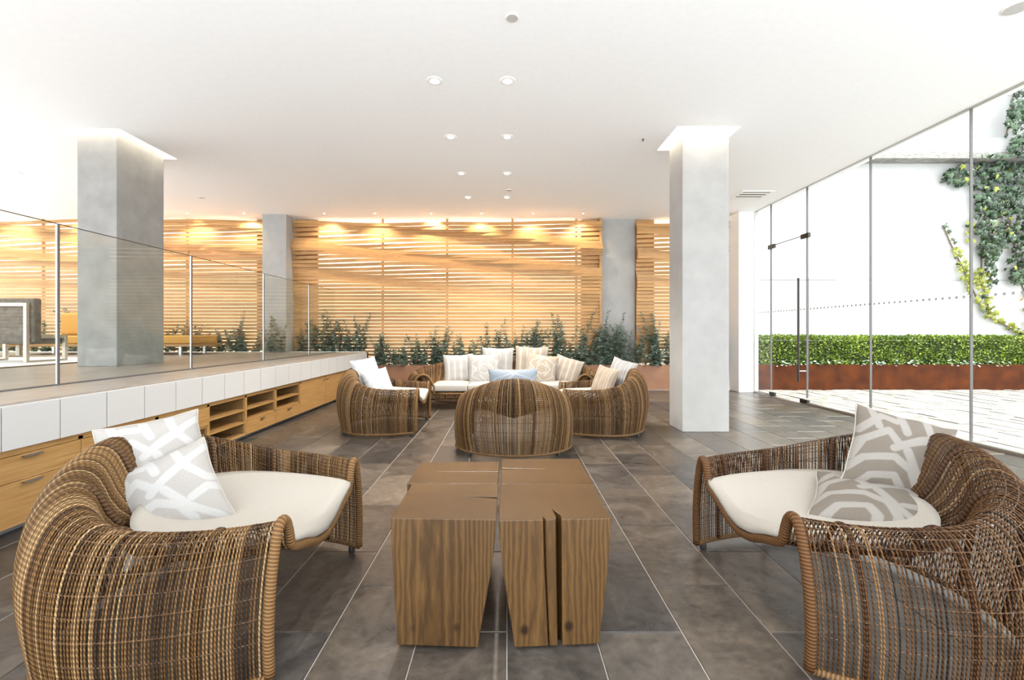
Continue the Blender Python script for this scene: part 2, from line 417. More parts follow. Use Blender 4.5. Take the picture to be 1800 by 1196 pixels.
# ================================================================== TIMBER SLAT SCREENS
def screen(x0, x1, label, battens, seed, zbot, back0, back1):
    root = thing('slat_screen', label, 'screen', ((x0+x1)/2, 8.9, 0)); cx = (x0+x1)/2
    rnd = random.Random(seed); z = zbot; i = 0
    n = max(8, int((x1-x0)/.12))
    while z < CZ-.085:
        hgt = .0575+rnd.uniform(-.002, .002)
        b = MB(); P = []
        amp = .10*sm((z-1.35)/1.2)+.012
        ph = i*.55+rnd.uniform(-.3, .3); fr = .9+.35*math.sin(i*.37)
        tilt = .030*sm((z-1.7)/1.3)
        for q in range(n+1):
            x = x0+(x1-x0)*q/n
            yy = 8.80-amp*(.5+.5*math.sin(x*fr+ph)) - .5*amp*math.sin(x*2.3+i*.9)
            zz = z+tilt*math.sin(x*1.25+i*.8)
            P.append((x-cx, yy-8.9, zz))
        bi = len(b.v)
        for (x, y, zz) in P:
            b.v += [(x, y, zz), (x, y, zz+hgt), (x, y+.028, zz+hgt), (x, y+.028, zz)]
        for q in range(n):
            a = bi+q*4; c = a+4
            for e in range(4):
                f = (e+1) % 4; b.face((a+e, c+e, c+f, a+f))
        b.face((bi+3, bi+2, bi+1, bi)); e = bi+n*4; b.face((e, e+1, e+2, e+3))
        obj('slat', b, m_slat, root); z += .0665; i += 1
    for bx in battens:
        obj('batten', MB().box(bx-cx-.02, bx-cx+.02, -.065, -.03, zbot, CZ-.005), m_slat, root)
    obj('side_post', MB().box(x1-cx-.05, x1-cx-.003, -.13, .02, zbot, CZ-.005), m_slat, root)
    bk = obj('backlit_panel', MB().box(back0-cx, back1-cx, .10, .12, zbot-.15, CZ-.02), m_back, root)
    for (a, c) in ((x0, back0), (back1, x1)):
        if c-a > .06: obj('end_board', MB().box(a-cx+.01, c-cx, .025, .055, zbot, CZ-.005), m_slat, root)
    return root
screen(-4.105, 1.845, 'wide backlit screen of wavy timber slats behind the wicker sofa', [-2.4, -1.15, .12, 1.36], 3, .50, -3.70, 1.46)
screen(2.515, 4.24, 'narrow pale timber slat screen beside the glass door', [3.2], 5, .50, 2.9, 4.1)
screen(-10.55, -4.56, 'timber slat screen behind the raised platform and its ochre sofa', [-9, -7.6, -6.2], 9, .74, -10.3, -4.9)

# wall-wash spots over the screens
def spot(x, y, z, tgt, e, size, col, parent, blend=.6):
    d = bpy.data.lights.new('spot', 'SPOT'); d.energy = e; d.spot_size = R(size); d.spot_blend = blend; d.color = col; d.shadow_soft_size = .03
    o = bpy.data.objects.new('lamp', d); C.objects.link(o); o.parent = parent
    dirv = Vector(tgt)-Vector((x, y, z)); o.rotation_euler = dirv.to_track_quat('-Z', 'Y').to_euler()
    o.location = Vector((x, y, z))-Vector(parent.location); return o
def downlight(x, y, label, e, dia=.138, col=(1, .94, .86), tgt=None, lamp=True, cat='downlight', name='downlight', group=None):
    t = thing(name, label, cat, (x, y, CZ), group=group); r = dia/2
    ring = MB(); n = 28; prof = [(r, 0), (r, -.004), (r*.9, -.007), (r*.52, -.005), (r*.45, -.001)]
    for (rr, z) in prof:
        for k in range(n): a = 2*math.pi*k/n; ring.v.append((rr*math.cos(a), rr*math.sin(a), z))
    for i in range(len(prof)-1):
        for k in range(n): k2 = (k+1) % n; ring.face((i*n+k, (i+1)*n+k, (i+1)*n+k2, i*n+k2))
    obj('trim_ring', ring, m_white, t, smooth=True)
    obj('lens', MB().lathe([(r*.47, -.002), (r*.44, -.0045), (r*.2, -.006)], 20), m_lamp if lamp else m_white, t)
    if lamp: spot(x, y, CZ-.02, tgt or (x, y, 0), e, 110, col, t)
    return t
ordn = ['nearest', 'second nearest', 'third nearest', 'farthest']
for i, y in enumerate((3.98, 5.13, 6.31, 7.43)):
    downlight(.01, y, f'{ordn[i]} recessed downlight in the right-hand row on the ceiling', 42, group='recessed downlights')
    downlight(-.627, y, f'{ordn[i]} recessed downlight in the left-hand row on the ceiling', 42, group='recessed downlights')
downlight(-6.78, 6.29, 'nearer recessed downlight at the far left over the platform', 42, group='recessed downlights')
downlight(-7.4, 7.43, 'farther recessed downlight at the far left over the platform', 42, group='recessed downlights')
def disc(x, y, d, lab):
    t = thing('ceiling_speaker', lab, 'speaker', (x, y, CZ)); r = d/2
    obj('rim', MB().lathe([(r, 0), (r, -.005), (r*.93, -.008)], 28), m_white, t); obj('grille', MB().lathe([(r*.9, -.0081), (r*.86, -.0095)], 28), m_panel, t)
disc(.04, 3.18, .092, 'flat white round ceiling speaker nearest the camera, top centre'); disc(.04, 7.04, .09, 'flat white round ceiling disc among the far downlights')
disc(3.46, 3.08, .16, 'white round ceiling disc cut by the top right corner'); disc(-4.97, 7.43, .1, 'white round ceiling disc to the right of the grey platform column')
sp = thing('sprinkler', 'tiny dark ceiling sprinkler left of the pale column', 'sprinkler', (1.56, 5.19, CZ))
obj('cap', MB().lathe([(.012, 0), (.012, -.006), (.005, -.008)], 12), m_dsteel, sp); obj('nozzle', MB().lathe([(.004, -.008), (.004, -.02), (.009, -.022)], 10), m_dsteel, sp)
nth = ['first', 'second', 'third', 'fourth', 'fifth', 'sixth']
for i, x in enumerate((-3.37, -2.43, -1.39, -.457, .5, 1.42)):
    downlight(x, 8.42, f'small wall-wash spot over the wide slat screen, {nth[i]} from the left', 13, .06, (1, .82, .6), (x, 8.75, 2.55), group='wall-wash spots')
for i, x in enumerate((-9.4, -8.2, -7.0, -5.9, -4.85)):
    downlight(x, 8.42, f'small wall-wash spot over the platform screen, {nth[i]} from the left', 13, .06, (1, .82, .6), (x, 8.75, 2.55), group='wall-wash spots')
v = thing('air_vent', 'white ceiling air vent with dark slots above the glass door', 'vent', (3.925, 7.295, CZ))
obj('frame', MB().box(-.255, .255, -.225, -.18, -.012, 0).box(-.255, .255, .18, .225, -.012, 0).box(-.255, -.215, -.18, .18, -.012, 0).box(.215, .255, -.18, .18, -.012, 0), m_white, v)
obj('duct', MB().box(-.215, .215, -.18, .18, -.003, -.001), m_dark, v)
for q in (-.095, .025, .145): obj('louvre', MB().box(-.215, .215, q-.03, q+.02, -.012, -.004), m_white, v)

# ================================================================== CABINETS UNDER THE PLATFORM
F = 0.0  # local face x, units stand at x = CABX-.005
def unit(y0, y1, kind, label):
    t = thing('cabinet', label, 'cabinet', (CABX-.006, y0, .05), group='oak cabinets under the platform'); L = y1-y0; D = -.38; g = .003
    top, bot = .422, 0.0   # local z
    c = MB().box(D, -.02, 0, L, top-.018, top).box(D, -.02, 0, L, bot, bot+.018).box(D, D+.012, 0, L, bot+.018, top-.018)
    c.box(D, -.0, 0, .016, bot+.018, top-.018).box(D, -.0, L-.016, L, bot+.018, top-.018)
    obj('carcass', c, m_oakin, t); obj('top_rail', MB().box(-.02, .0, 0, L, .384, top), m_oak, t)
    def drawer(za, zb, nm='drawer', hy=None, hw=.10, ya=g, yb=None):
        yb = L-g if yb is None else yb
        d = obj(nm, MB().box(-.019, .004, ya, yb, za+.0015, zb-.0015), m_oak, t, bevel=.0015)
        hy = (ya+yb)/2 if hy is None else hy
        obj('handle', MB().box(.004, .024, hy-hw/2, hy+hw/2, zb-.012, zb-.009).box(.0215, .024, hy-hw/2, hy+hw/2, zb-.020, zb-.012), m_steel, d)
    def shelf(z): obj('shelf', MB().box(D+.012, -.004, .016, L-.016, z-.009, z+.009), m_oak, t)
    def bottom(): obj('bottom_rail', MB().box(-.02, 0, .0, L, -.0, .02), m_oak, t)
    if kind == 'drawers': drawer(0, .24); drawer(.24, .382)
    elif kind == 'drawer_niche': drawer(.22, .382); shelf(.21); bottom(); obj('edge_strip', MB().box(-.02, .002, L-.018, L, .018, .21), m_oak, t)
    elif kind == 'open3': shelf(.258); shelf(.131); bottom(); [obj('edge_strip', MB().box(-.02, .002, a, a+.018, .0201, .3839), m_oak, t) for a in (0, L-.018)]
    elif kind == 'open2': drawer(0, .135, hw=.07); shelf(.26); shelf(.146); [obj('edge_strip', MB().box(-.02, .002, a, a+.018, .156, .3839), m_oak, t) for a in (0, L-.018)]
    elif kind == 'door_l': drawer(0, .382, 'cabinet_door', L-.07, .06)
    elif kind == 'door_r': drawer(0, .382, 'cabinet_door', .07, .06)
unit(1.04, 1.64, 'drawers', 'oak drawer cabinet mostly behind the left wicker chair, first of the row')
unit(1.64, 2.24, 'drawers', 'oak drawer cabinet cut by the left frame edge')
unit(2.24, 2.84, 'drawers', 'oak cabinet with two wide drawers and steel edge pulls at the left')
unit(2.84, 3.46, 'drawers', 'oak drawer cabinet directly behind the white patterned pillows')
unit(3.46, 4.055, 'drawer_niche', 'oak cabinet with one upper drawer over an open niche')
unit(4.055, 4.64, 'open3', 'open oak shelf cabinet with three tiers')
unit(4.64, 5.24, 'open2', 'oak cabinet with two open tiers over a drawer, nearer of two')
unit(5.24, 5.86, 'open2', 'oak cabinet with two open tiers over a drawer, farther of two')
unit(5.86, 6.68, 'door_l', 'oak cabinet with a plain door beside the open shelves')
unit(6.68, 7.5, 'door_r', 'oak cabinet with a plain door partly behind the far left wicker chair')
unit(7.5, 8.32, 'door_l', 'last oak door cabinet next to the rust planter')

# glass balustrade on the platform
bal = thing('glass_balustrade', 'frameless clear glass balustrade along the platform edge', 'balustrade', (-3.2, 0, PZ+.002))
obj('base_channel', MB().box(-.022, .022, .3, 8.5, 0, .007), m_joint, bal)
bj = [.49, 1.87, 3.245, 4.62, 6.0, 7.38, 8.5]
for a, b in zip(bj[:-1], bj[1:]):
    obj('pane', MB().box(-.006, .006, a+.008, b-.008, .01, 1.148), m_bal, bal)
for y in bj[1:-1]:
    obj('post', MB().box(-.006, .006, y-.001, y+.012, .0, 1.15), m_joint, bal)
    obj('post_highlight', MB().box(-.0055, .0045, y-.0085, y-.0012, .0, 1.15), m_steel, bal)  # pale strip: the post's bright highlight put in as a lighter near side
obj('top_edge', MB().box(-.004, .004, bj[0]+.01, bj[-1]-.01, 1.1481, 1.153), m_dsteel, bal)

# ================================================================== PLANTERS AND PLANTS
pl = thing('indoor_planter', 'long low rust-orange steel planter under the slat screens', 'planter', (.8, 8.64, 0))
b = MB().box(CABX-.8+.02, 4.23-.8, 0, .02, 0, .475).box(CABX-.8+.02, CABX-.8+.04, .02, .14, 0, .475)
obj('front_sheet', b, m_corten_in, pl, bevel=.003); obj('soil', MB().box(CABX-.8+.05, 3.42, .021, .2, .3, .43), m_soil, pl)
pl2 = thing('platform_planter', 'soil trough sunk along the back of the platform', 'planter', (-6.6, 8.605, 0))
for (a, c) in ((-3.95, 2.035), (2.495, 3.93)):
    obj('kerb', MB().box(a, c, 0, .012, .5, PZ+.01), m_white, pl2); obj('soil', MB().box(a, c, .013, .2, .5, PZ-.02), m_soil, pl2)
def euc(x, y, z, hgt, n, seed, label):
    rnd = random.Random(seed); t = thing('eucalyptus', label, 'plant', (x, y, z), group='eucalyptus shrubs along the slatted wall')
    st = MB(); lf = MB(); lf.has_col = True
    for s in range(n):
        h = hgt*1.22*(rnd.uniform(.4, 1.0) if s else 1)
        ang = rnd.uniform(0, 2*math.pi); lean = rnd.uniform(.05, .38)*h; bx, by = rnd.uniform(-.2, .2), rnd.uniform(-.04, .03)
        pts = []
        for i in range(7):
            q = i/6; pts.append(Vector((bx+math.cos(ang)*lean*q*q, by+min(.05, math.sin(ang)*lean*.25*q*q) - (.02*q), h*q*(1-.08*q))))
        st.tube(pts, [.005*(1-.75*i/6) for i in range(7)], 5)
        m = int(h/.024)
        for k in range(1, m):
            q = k/m; i = min(5, int(q*6)); p = pts[i].lerp(pts[i+1], q*6-i)
            size = .042*(1.15-.7*q)*rnd.uniform(.75, 1.25)
            for sd in (0, 1):
                a = k*1.45+sd*math.pi+rnd.uniform(-.3, .3)
                d = Vector((math.cos(a), math.sin(a)*.8, rnd.uniform(.1, .7))).normalized(); u = d.cross(Vector((rnd.uniform(-.4, .4), rnd.uniform(-.4, .4), 1))).normalized()
                c0 = p+d*.006; bi = len(lf.v)
                for (f, wd) in ((0, 0), (.3, .75), (.8, .95), (1.5, .7), (1.9, 0), (1.5, -.7), (.8, -.95), (.3, -.75)):
                    r_ = c0+d*size*f+u*size*wd*.8; lf.v.append((r_.x, r_.y, r_.z))
                lf.cur = (rnd.random(),)*3; lf.face([bi+e for e in range(8)])
    obj('stems', st, m_stem, t); obj('foliage', lf, m_euc, t, kind='stuff')
spots = [(-3.95, .8, 5), (-3.55, 1.0, 7), (-3.2, .8, 6), (-2.85, .9, 6)]
order = ['first', 'second', 'third', 'fourth', 'fifth', 'sixth', 'seventh', 'eighth', 'ninth', 'tenth', 'eleventh', 'twelfth', 'thirteenth', 'fourteenth', 'fifteenth', 'sixteenth']
for i, (x, h, n) in enumerate(spots):
    euc(x, 8.72, PZ-.05, h*.8, n, 100+i, f'eucalyptus shrub behind the platform end, {order[i]} to the right of the left pier')
for i, x in enumerate((-9.6, -8.9, -8.2, -7.5, -6.9, -6.35, -6.0, -5.65, -5.3, -4.95)):
    euc(x, 8.72, PZ-.05, .42+.4*random.random(), 6, 140+i, f'eucalyptus shrub at the back of the platform, {order[i]} from the left end')
euc(-4.35, 8.40, PZ, .62, 7, 155, 'eucalyptus shrub standing in front of the left pier')
hs = [.62, .5, .58, .5, .72, .6, .55, .85, .68, .82, .72, .95, .62, 1.0, .75]
for i, h in enumerate(hs):
    euc(-2.45+i*.315, 8.715, .42, h, 9, 170+i, f'eucalyptus shrub in the rust planter below the wide screen, {order[i]} from the left')
for i, x in enumerate((2.05, 2.32)): euc(x, 8.73, .42, (.95, .7)[i], 9, 200+i, f'tall eucalyptus in front of the middle pier, {("left", "right")[i]} one')
for i, x in enumerate((2.72, 3.02, 3.35, 3.7, 3.98)): euc(x, 8.70, .42, (.95, .7, .6, .7, .85)[i], 9, 210+i, f'silvery eucalyptus before the narrow screen, {order[i]} from the middle pier')

# ================================================================== COURTYARD OUTSIDE
ground = struct('floor_courtyard', MB().box(GX+.04, 16, -1.6, 8.72, -.14, -.03), m_grout)
rnd = random.Random(11); setts = {}
pieces = []
x = GX+.06
while x < 11.2:
    wd = rnd.choice((.13, .16, .19)); y = 2.6+rnd.uniform(-.4, 0)
    while y < 8.7:
        ln = rnd.choice((.42, .55, .7)); yb = min(y+ln, 8.71)
        if yb-y > .08: pieces.append((x, x+wd, y, yb))
        y += ln
    x += wd
pv = sorted(pieces, key=lambda p: (0 if (p[0] < p[3]*1.14 and p[3] > 3.9) else 1, p[2]))
rest = MB()
for i, (xa, xb, ya, yb) in enumerate(pv):
    if i < 300:
        key = (round(xb-xa, 3), round(yb-ya, 3))
        if key not in setts:
            mb = MB(); mb.box(-(xb-xa)/2+.006, (xb-xa)/2-.006, -(yb-ya)/2+.006, (yb-ya)/2-.006, -.03, .0); me = mb.mesh('sett'); me.materials.append(m_pave); setts[key] = me
        o = bpy.data.objects.new('sett', setts[key]); C.objects.link(o); o.parent = ground
        o.location = ((xa+xb)/2, (ya+yb)/2, rnd.uniform(-.012, .0)); o.rotation_euler = (rnd.uniform(-.012, .012), rnd.uniform(-.02, .02), 0)
    else: rest.box(xa+.006, xb-.006, ya+.006, yb-.006, -.03, -.004)
rest.box(11.2, 16, -1.6, 8.71, -.03, -.004).box(GX+.06, 11.2, -1.6, 2.2, -.03, -.004)
obj('sett_field', rest, m_pave, ground, kind='stuff')
op = thing('corten_planter', 'long rusted steel planter outside under the hedge', 'planter', (8, 8.72, 0))
for (a, c) in ((GX+.06, 7.35), (7.352, 9.85), (9.852, 13)):
    obj('steel_sheet', MB().box(a-8, c-8, 0, .012, -.03, .475), m_corten, op)
obj('soil', MB().box(GX-8+.06, 5, .02, .75, 0, .42), m_soil, op)
hd = thing('box_hedge', 'clipped green box hedge in the rusted planter outside', 'hedge', (8, 9.1, .42))
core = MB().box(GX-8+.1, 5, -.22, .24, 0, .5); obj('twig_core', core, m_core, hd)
lf = MB(); lf.has_col = True; rnd = random.Random(5)
def quadleaf(mb, p, d, u, s, wd=.6):
    bi = len(mb.v)
    for (f, w_) in ((0, 0), (.6, wd), (1.3, 0), (.6, -wd)):
        q = p+d*s*f+u*s*w_; mb.v.append((q.x, q.y, q.z))
    mb.face((bi, bi+1, bi+2, bi+3))
for i in range(26000):
    x = rnd.uniform(GX-8+.08, 4.2); top = rnd.random() < .38
    bump = .05*noise.noise(Vector((x*2.2, 0, 3)))
    if top: p = Vector((x, rnd.uniform(-.28, .26), .575+bump*.7+rnd.uniform(-.06, .03)))
    else:
        zz = rnd.uniform(.0, .60); p = Vector((x, -.27+.05*noise.noise(Vector((x*2.5, zz*4, 1)))+rnd.uniform(-.02, .08), zz+bump*.4))
    d = Vector((rnd.uniform(-1, 1), rnd.uniform(-1, .3), rnd.uniform(-.2, 1))).normalized(); u = d.cross(Vector((rnd.uniform(-1, 1), rnd.uniform(-1, 1), rnd.uniform(-1, 1)))).normalized()
    g = min(1, max(0, rnd.gauss(.45+.25*noise.noise(Vector((x*1.5, p.z*3, 7))), .22)))
    lf.cur = (g, g, g); quadleaf(lf, p, d, u, rnd.uniform(.018, .034))
obj('foliage', lf, m_hedge, hd, kind='stuff')
lf = MB(); lf.has_col = True
for i in range(150):
    x = rnd.choice((-2.6, -1.9, -1.0, -.2, .8, 1.4))+rnd.gauss(0, .22); p = Vector((x, -.37, .06+rnd.uniform(-.02, .08)))
    d = Vector((rnd.uniform(-1, 1), -.6, rnd.uniform(-.6, .5))).normalized(); u = d.cross(Vector((0, -.5, 1))).normalized(); lf.cur = (.85,)*3; quadleaf(lf, p, d, u, rnd.uniform(.03, .05), .55)
obj('trailing_leaves', lf, m_euc, hd, kind='stuff')
# white rendered wall with coping ledge
WY = 9.62
struct('wall_courtyard', MB().box(6.93, 16, WY, WY+.3, -.1, 2.185).box(6.93, 16, WY, WY+.3, 2.20, 4.62).box(6.93, 16, WY+.012, WY+.3, 2.185, 2.20).box(6.93, 16, WY, WY+.3, 4.62, 7.2), m_extw)
struct('wall_courtyard_return', MB().box(4.2, 6.93, WY-.08, WY+.3, -.1, 2.185).box(4.2, 6.93, WY-.08, WY+.3, 2.2, 7.2).box(4.2, 6.93, WY-.06, WY+.3, 2.185, 2.2), m_extw)
lg = struct('trim_ledge', MB().box(6.94, 16, WY-.30, WY-.001, 4.66, 4.80), m_dirtyw, bevel=.01)
struct('trim_parapet', MB().box(6.94, 16, WY-.26, WY-.001, 4.801, 5.10), m_extw, bevel=.01)
# ivy on the wall
ivy = thing('ivy', 'dark green ivy climbing the white courtyard wall', 'ivy', (10.5, WY, .4))
def ivyleaf_mesh(mat_i):
    pass
ivy_mats = [M('ivy leaf dark', (.006, .022, .006), .3), M('ivy leaf green', (.015, .044, .013), .26), M('ivy leaf pale', (.05, .095, .042), .28), M('ivy leaf yellow green', (.22, .24, .025), .45), M('ivy leaf rust', (.32, .20, .05), .5)]
def leaf_shape(s):
    pts = [(0, -.35), (.42, -.45), (.40, -.1), (.62, .12), (.28, .22), (0, .75), (-.28, .22), (-.62, .12), (-.40, -.1), (-.42, -.45)]
    return [(x*s, 0, y*s) for x, y in pts]
lm = []
for mt in ivy_mats:
    mb = MB(); mb.v = [(0, -.012, 0)]+[(x, .006*(1 if i % 2 else -1), z) for i, (x, _, z) in enumerate(leaf_shape(.092))]
    for i in range(10): mb.face((0, 1+i, 1+(i+1) % 10))
    me = mb.mesh('leaf'); me.materials.append(mt); lm.append(me)
rnd = random.Random(21); pts = []
def W(x, y): p = px(x, y, WY-.05); return p.x, p.z
def inpoly(x, y, poly):
    c = False; j = len(poly)-1
    for i in range(len(poly)):
        (xi, yi), (xj, yj) = poly[i], poly[j]
        if (yi > y) != (yj > y) and x < (xj-xi)*(y-yi)/(yj-yi)+xi: c = not c
        j = i
    return c
masses = [([(1740, 165), (1760, 130), (1840, 100), (1840, 470), (1800, 500), (1770, 500), (1764, 470), (1775, 430), (1765, 420), (1757, 440), (1745, 450), (1742, 480), (1735, 520), (1728, 470), (1712, 430), (1706, 330), (1660, 330), (1652, 310), (1690, 286), (1745, 285), (1735, 240), (1738, 200)], 1900, 0),
          ([(1668, 440), (1684, 435), (1700, 470), (1712, 510), (1700, 520), (1688, 500)], 60, 3), ([(1710, 470), (1735, 480), (1738, 530), (1755, 560), (1795, 582), (1790, 590), (1740, 565), (1712, 540)], 120, 3),
          ([(1696, 380), (1708, 390), (1706, 430), (1698, 425)], 25, 3), ([(1790, 520), (1840, 500), (1840, 600), (1795, 585)], 80, 4), ([(1655, 395), (1660, 393), (1682, 440), (1676, 442)], 12, 2)]
for poly, n, kind in masses:
    xs_ = [p[0] for p in poly]; ys_ = [p[1] for p in poly]; c = 0
    while c < n:
        x, y = rnd.uniform(min(xs_), max(xs_)), rnd.uniform(min(ys_), max(ys_))
        if inpoly(x, y, poly): pts.append((x, y, kind)); c += 1
rnd.shuffle(pts); pts.sort(key=lambda p: 0 if p[2] else (1 if p[0] < 1806 else 2))
stuffs = {}; made = 0
for (x, y, kind) in pts:
    X, Z = W(x, y); s = rnd.uniform(.75, 1.35)*(.8 if kind else 1)
    k = (rnd.choices((0, 1, 2, 3), (4, 5, 3, .35))[0] if not kind else (kind if rnd.random() < .8 else rnd.choice((1, 3))))
    depth = -.05-rnd.uniform(.02, .16 if not kind else .07)-(.30 if Z > 4.62 else 0)
    rot = Euler((rnd.uniform(-.9, .25), rnd.uniform(-.6, .6)+math.pi*.95, rnd.uniform(-.7, .7)))
    if made < 300:
        o = bpy.data.objects.new('leaf', lm[k]); C.objects.link(o); o.parent = ivy; o.location = (X-10.5, depth, Z-.4); o.rotation_euler = rot; o.scale = (s, s, s); made += 1
    else:
        mb = stuffs.setdefault(k, MB()); mt = Matrix.LocRotScale(Vector((X-10.5, depth, Z-.4)), rot, Vector((s, s, s))); bi = len(mb.v)
        for vv in lm[k].vertices: q = mt @ vv.co; mb.v.append(tuple(q))
        for i in range(10): mb.face((bi, bi+1+i, bi+1+(i+1) % 10))
for k, mb in stuffs.items(): obj('leaf_mass', mb, ivy_mats[k], ivy, kind='stuff')
for path in ([(1835, 600), (1790, 583), (1750, 560), (1725, 535), (1700, 480), (1675, 430), (1660, 395)], [(1830, 600), (1800, 500), (1780, 400), (1770, 250), (1790, 140)], [(1775, 400), (1740, 340), (1690, 310), (1655, 320)], [(1745, 560), (1728, 480), (1730, 400), (1750, 300)]):
    P = [Vector((W(x, y)[0]-10.5, -.015, W(x, y)[1]-.4)) for x, y in path]; obj('vine_stem', MB().tube(P, .012, 5), m_stem, ivy)

# ================================================================== WICKER SEATING
def spline(pts, per):
    out = []; n = len(pts)
    for i in range(n-1):
        p0, p1, p2, p3 = pts[max(i-1, 0)], pts[i], pts[i+1], pts[min(i+2, n-1)]
        for k in range(per):
            t = k/per
            out.append(tuple(.5*((2*p1[a])+(-p0[a]+p2[a])*t+(2*p0[a]-5*p1[a]+4*p2[a]-p3[a])*t*t+(-p0[a]+3*p1[a]-3*p2[a]+p3[a])*t**3) for a in (0, 1)))
    out.append(tuple(pts[-1])); return out
KB = [(0, 0), (.03, .12), (.055, .25), (.058, .37), (.035, .495), (-.006, .585), (-.055, .638), (-.105, .652), (-.155, .615), (-.215, .47)]
KF = [(0, 0), (.006, .12), (.0, .22), (-.014, .31), (-.034, .385), (-.053, .432), (-.08, .45), (-.105, .436), (-.124, .395), (-.15, .335)]
SF = [(0, 0), (.03, .12), (.045, .24), (.03, .35), (-.02, .43), (-.08, .462), (-.14, .455), (-.19, .41), (-.225, .34), (-.25, .29)]
class Shell:
    def __init__(s, a, yc, bb, bf, ex, KF, KB, cx=0, cyk=.46, zs=(.285, .262, .248), per=3):
        s.a, s.yc, s.bb, s.bf, s.ex, s.KF, s.KB, s.cx, s.cyk, s.zs, s.per = a, yc, bb, bf, ex, KF, KB, cx, cyk, zs, per
        s.f0 = math.acos(-((yc/bf)**(1/ex))); s.z0 = .036
        # arc-length table
        N = 600; s.tab = [0]; s.phis = [-s.f0+2*s.f0*i/N for i in range(N+1)]; p = s.B(s.phis[0])
        for f in s.phis[1:]: q = s.B(f); s.tab.append(s.tab[-1]+(q-p).length); p = q
    def B(s, f):
        sg = lambda q: (1 if q >= 0 else -1)*abs(q)**s.ex
        c = sg(math.cos(f)); return Vector((s.a*sg(math.sin(f)), s.yc+(s.bb if c > 0 else s.bf)*c, 0))
    def phi(s, u):
        L = u*s.tab[-1]; lo, hi = 0, len(s.tab)-1
        while hi-lo > 1:
            m = (lo+hi)//2
            if s.tab[m] <= L: lo = m
            else: hi = m
        d = s.tab[hi]-s.tab[lo]; return lerp(s.phis[lo], s.phis[hi], (L-s.tab[lo])/d if d else 0)
    def t(s, f): return (1+math.cos(math.pi*min(1, abs(f)/s.f0)))/2
    def profile(s, f):
        t = s.t(f); tz = t**1.45; B = s.B(f)
        Cc = Vector((max(-s.cx, min(s.cx, B.x)), s.cyk*(t**.6), 0)); d = B-Cc; Rr = d.length; d = d/Rr
        pts = [(Rr+lerp(p[0], q[0], t), lerp(p[1], q[1], tz)) for p, q in zip(s.KF, s.KB)]
        sl, zl = pts[-1]
        pts += [(sl*.62, lerp(zl, s.zs[0], .75)), (sl*.3, s.zs[1]), (0, s.zs[2])]
        c = spline(pts, s.per)
        return [Vector((Cc.x+d.x*q[0], Cc.y+d.y*q[0], s.z0+q[1])) for q in c], Cc, d, Rr, c
PAL = [(.245, .140, .056), (.165, .087, .031), (.10, .049, .016), (.05, .023, .008), (.35, .225, .105)]
def strand_col(rnd, i, seed):
    g = noise.noise(Vector((i*.09, seed, 0)))+rnd.gauss(-.12, .34)
    k = 0 if g < -.45 else 1 if g < 0 else 2 if g < .4 else 3
    c = PAL[4] if rnd.random() < .08 else PAL[k]; f = rnd.uniform(.85, 1.15); return tuple(q*f for q in c)
def build_seat(name, label, cat, sh, n_str, ribs, seed, group, apron=None, rs=.0029, feet=None, tone=(1, 1, 1)):
    root = thing(name, label, cat, group=group); rnd = random.Random(seed)
    wv = MB(); wv.has_col = True
    eps = .004
    for i in range(n_str):
        u = (i+.5+rnd.uniform(-.22, .22))/n_str; f = sh.phi(u)
        P = sh.profile(f)[0]; Q = sh.profile(max(-sh.f0, min(sh.f0, f+eps)))[0]; S = [(q-p) for p, q in zip(P, Q)]
        S = [v if v.length > 1e-6 else Vector((1, 0, 0)) for v in S]
        wv.cur = tuple(a*b for a, b in zip(strand_col(rnd, i, seed), tone)); wv.tube(P, rs*rnd.uniform(.85, 1.2), 5, side=S, cap=False, pitch=.016)
    weave = obj('woven_shell', wv, m_strand, root, kind='stuff', smooth=True)
    wr = MB(); wr.has_col = True; wr.cur = (.13, .08, .05); nprof = len(sh.profile(0)[0]); NU = 90
    profs = [sh.profile(sh.phi(k/NU))[0] for k in range(NU+1)]
    for lv in (3, 5, 7, 9, 11, 13, 15, 17, 19, 21, 23, 25):
        j = int(lv*sh.per/3)
        if j < nprof-1: wr.tube([p[j] for p in profs], .0019, 4, cap=False)
    obj('cross_wires', wr, m_strand, root, kind='stuff')
    for u in ribs:
        f = sh.phi(u); P = sh.profile(f)[0]; cen = sh.profile(f)[1]+Vector((0, 0, .3)); Pm = []
        for p in P[:int(len(P)*.8)]:
            dv = (cen-p); Pm.append(p+dv.normalized()*.012)
        rb = MB(); rb.has_col = True; rb.cur = (.10*tone[0], .052*tone[1], .022*tone[2]); rb.tube(Pm, .0095, 8, pitch=.016); obj('frame_rib', rb, m_rope, root, smooth=True)
    fr = MB(); fr.has_col = True; fr.cur = (.21*tone[0], .112*tone[1], .042*tone[2])
    A = sh.profile(-sh.f0)[0]; Bq = sh.profile(sh.f0)[0]; mid = []
    if sh.cx: mid = [Vector((lerp(A[-1].x, Bq[-1].x, k/12), A[-1].y, A[-1].z)) for k in range(1, 12)]
    path = A+mid+(Bq[::-1] if sh.cx else Bq[::-1][1:])
    fr.tube(path, .0165, 10, side=[Vector((0, 1, 0))]*len(path), pitch=.011); obj('front_rim', fr, m_rope, root, smooth=True)
    br = MB(); br.has_col = True; br.cur = (.18, .10, .042); ring = [sh.profile(sh.phi(k/60))[0][0] for k in range(61)]
    br.tube(ring, .012, 8, side=[Vector((0, 0, 1))]*61, pitch=.012); obj('base_ring', br, m_rope, root, smooth=True)
    for u in (feet or (.02, .33, .67, .98)):
        p = sh.profile(sh.phi(u))[0][0]; obj('foot', MB().lathe([(.014, 0), (.017, .006), (.016, .022), (.010, .032)], 12, p.x, p.y), m_black, root)
    if apron: apron(root, rnd)
    return root
chair_sh = Shell(.545, .46, .44, .74, 1.0, KF, KB)
GR = 'wicker lounge chairs'
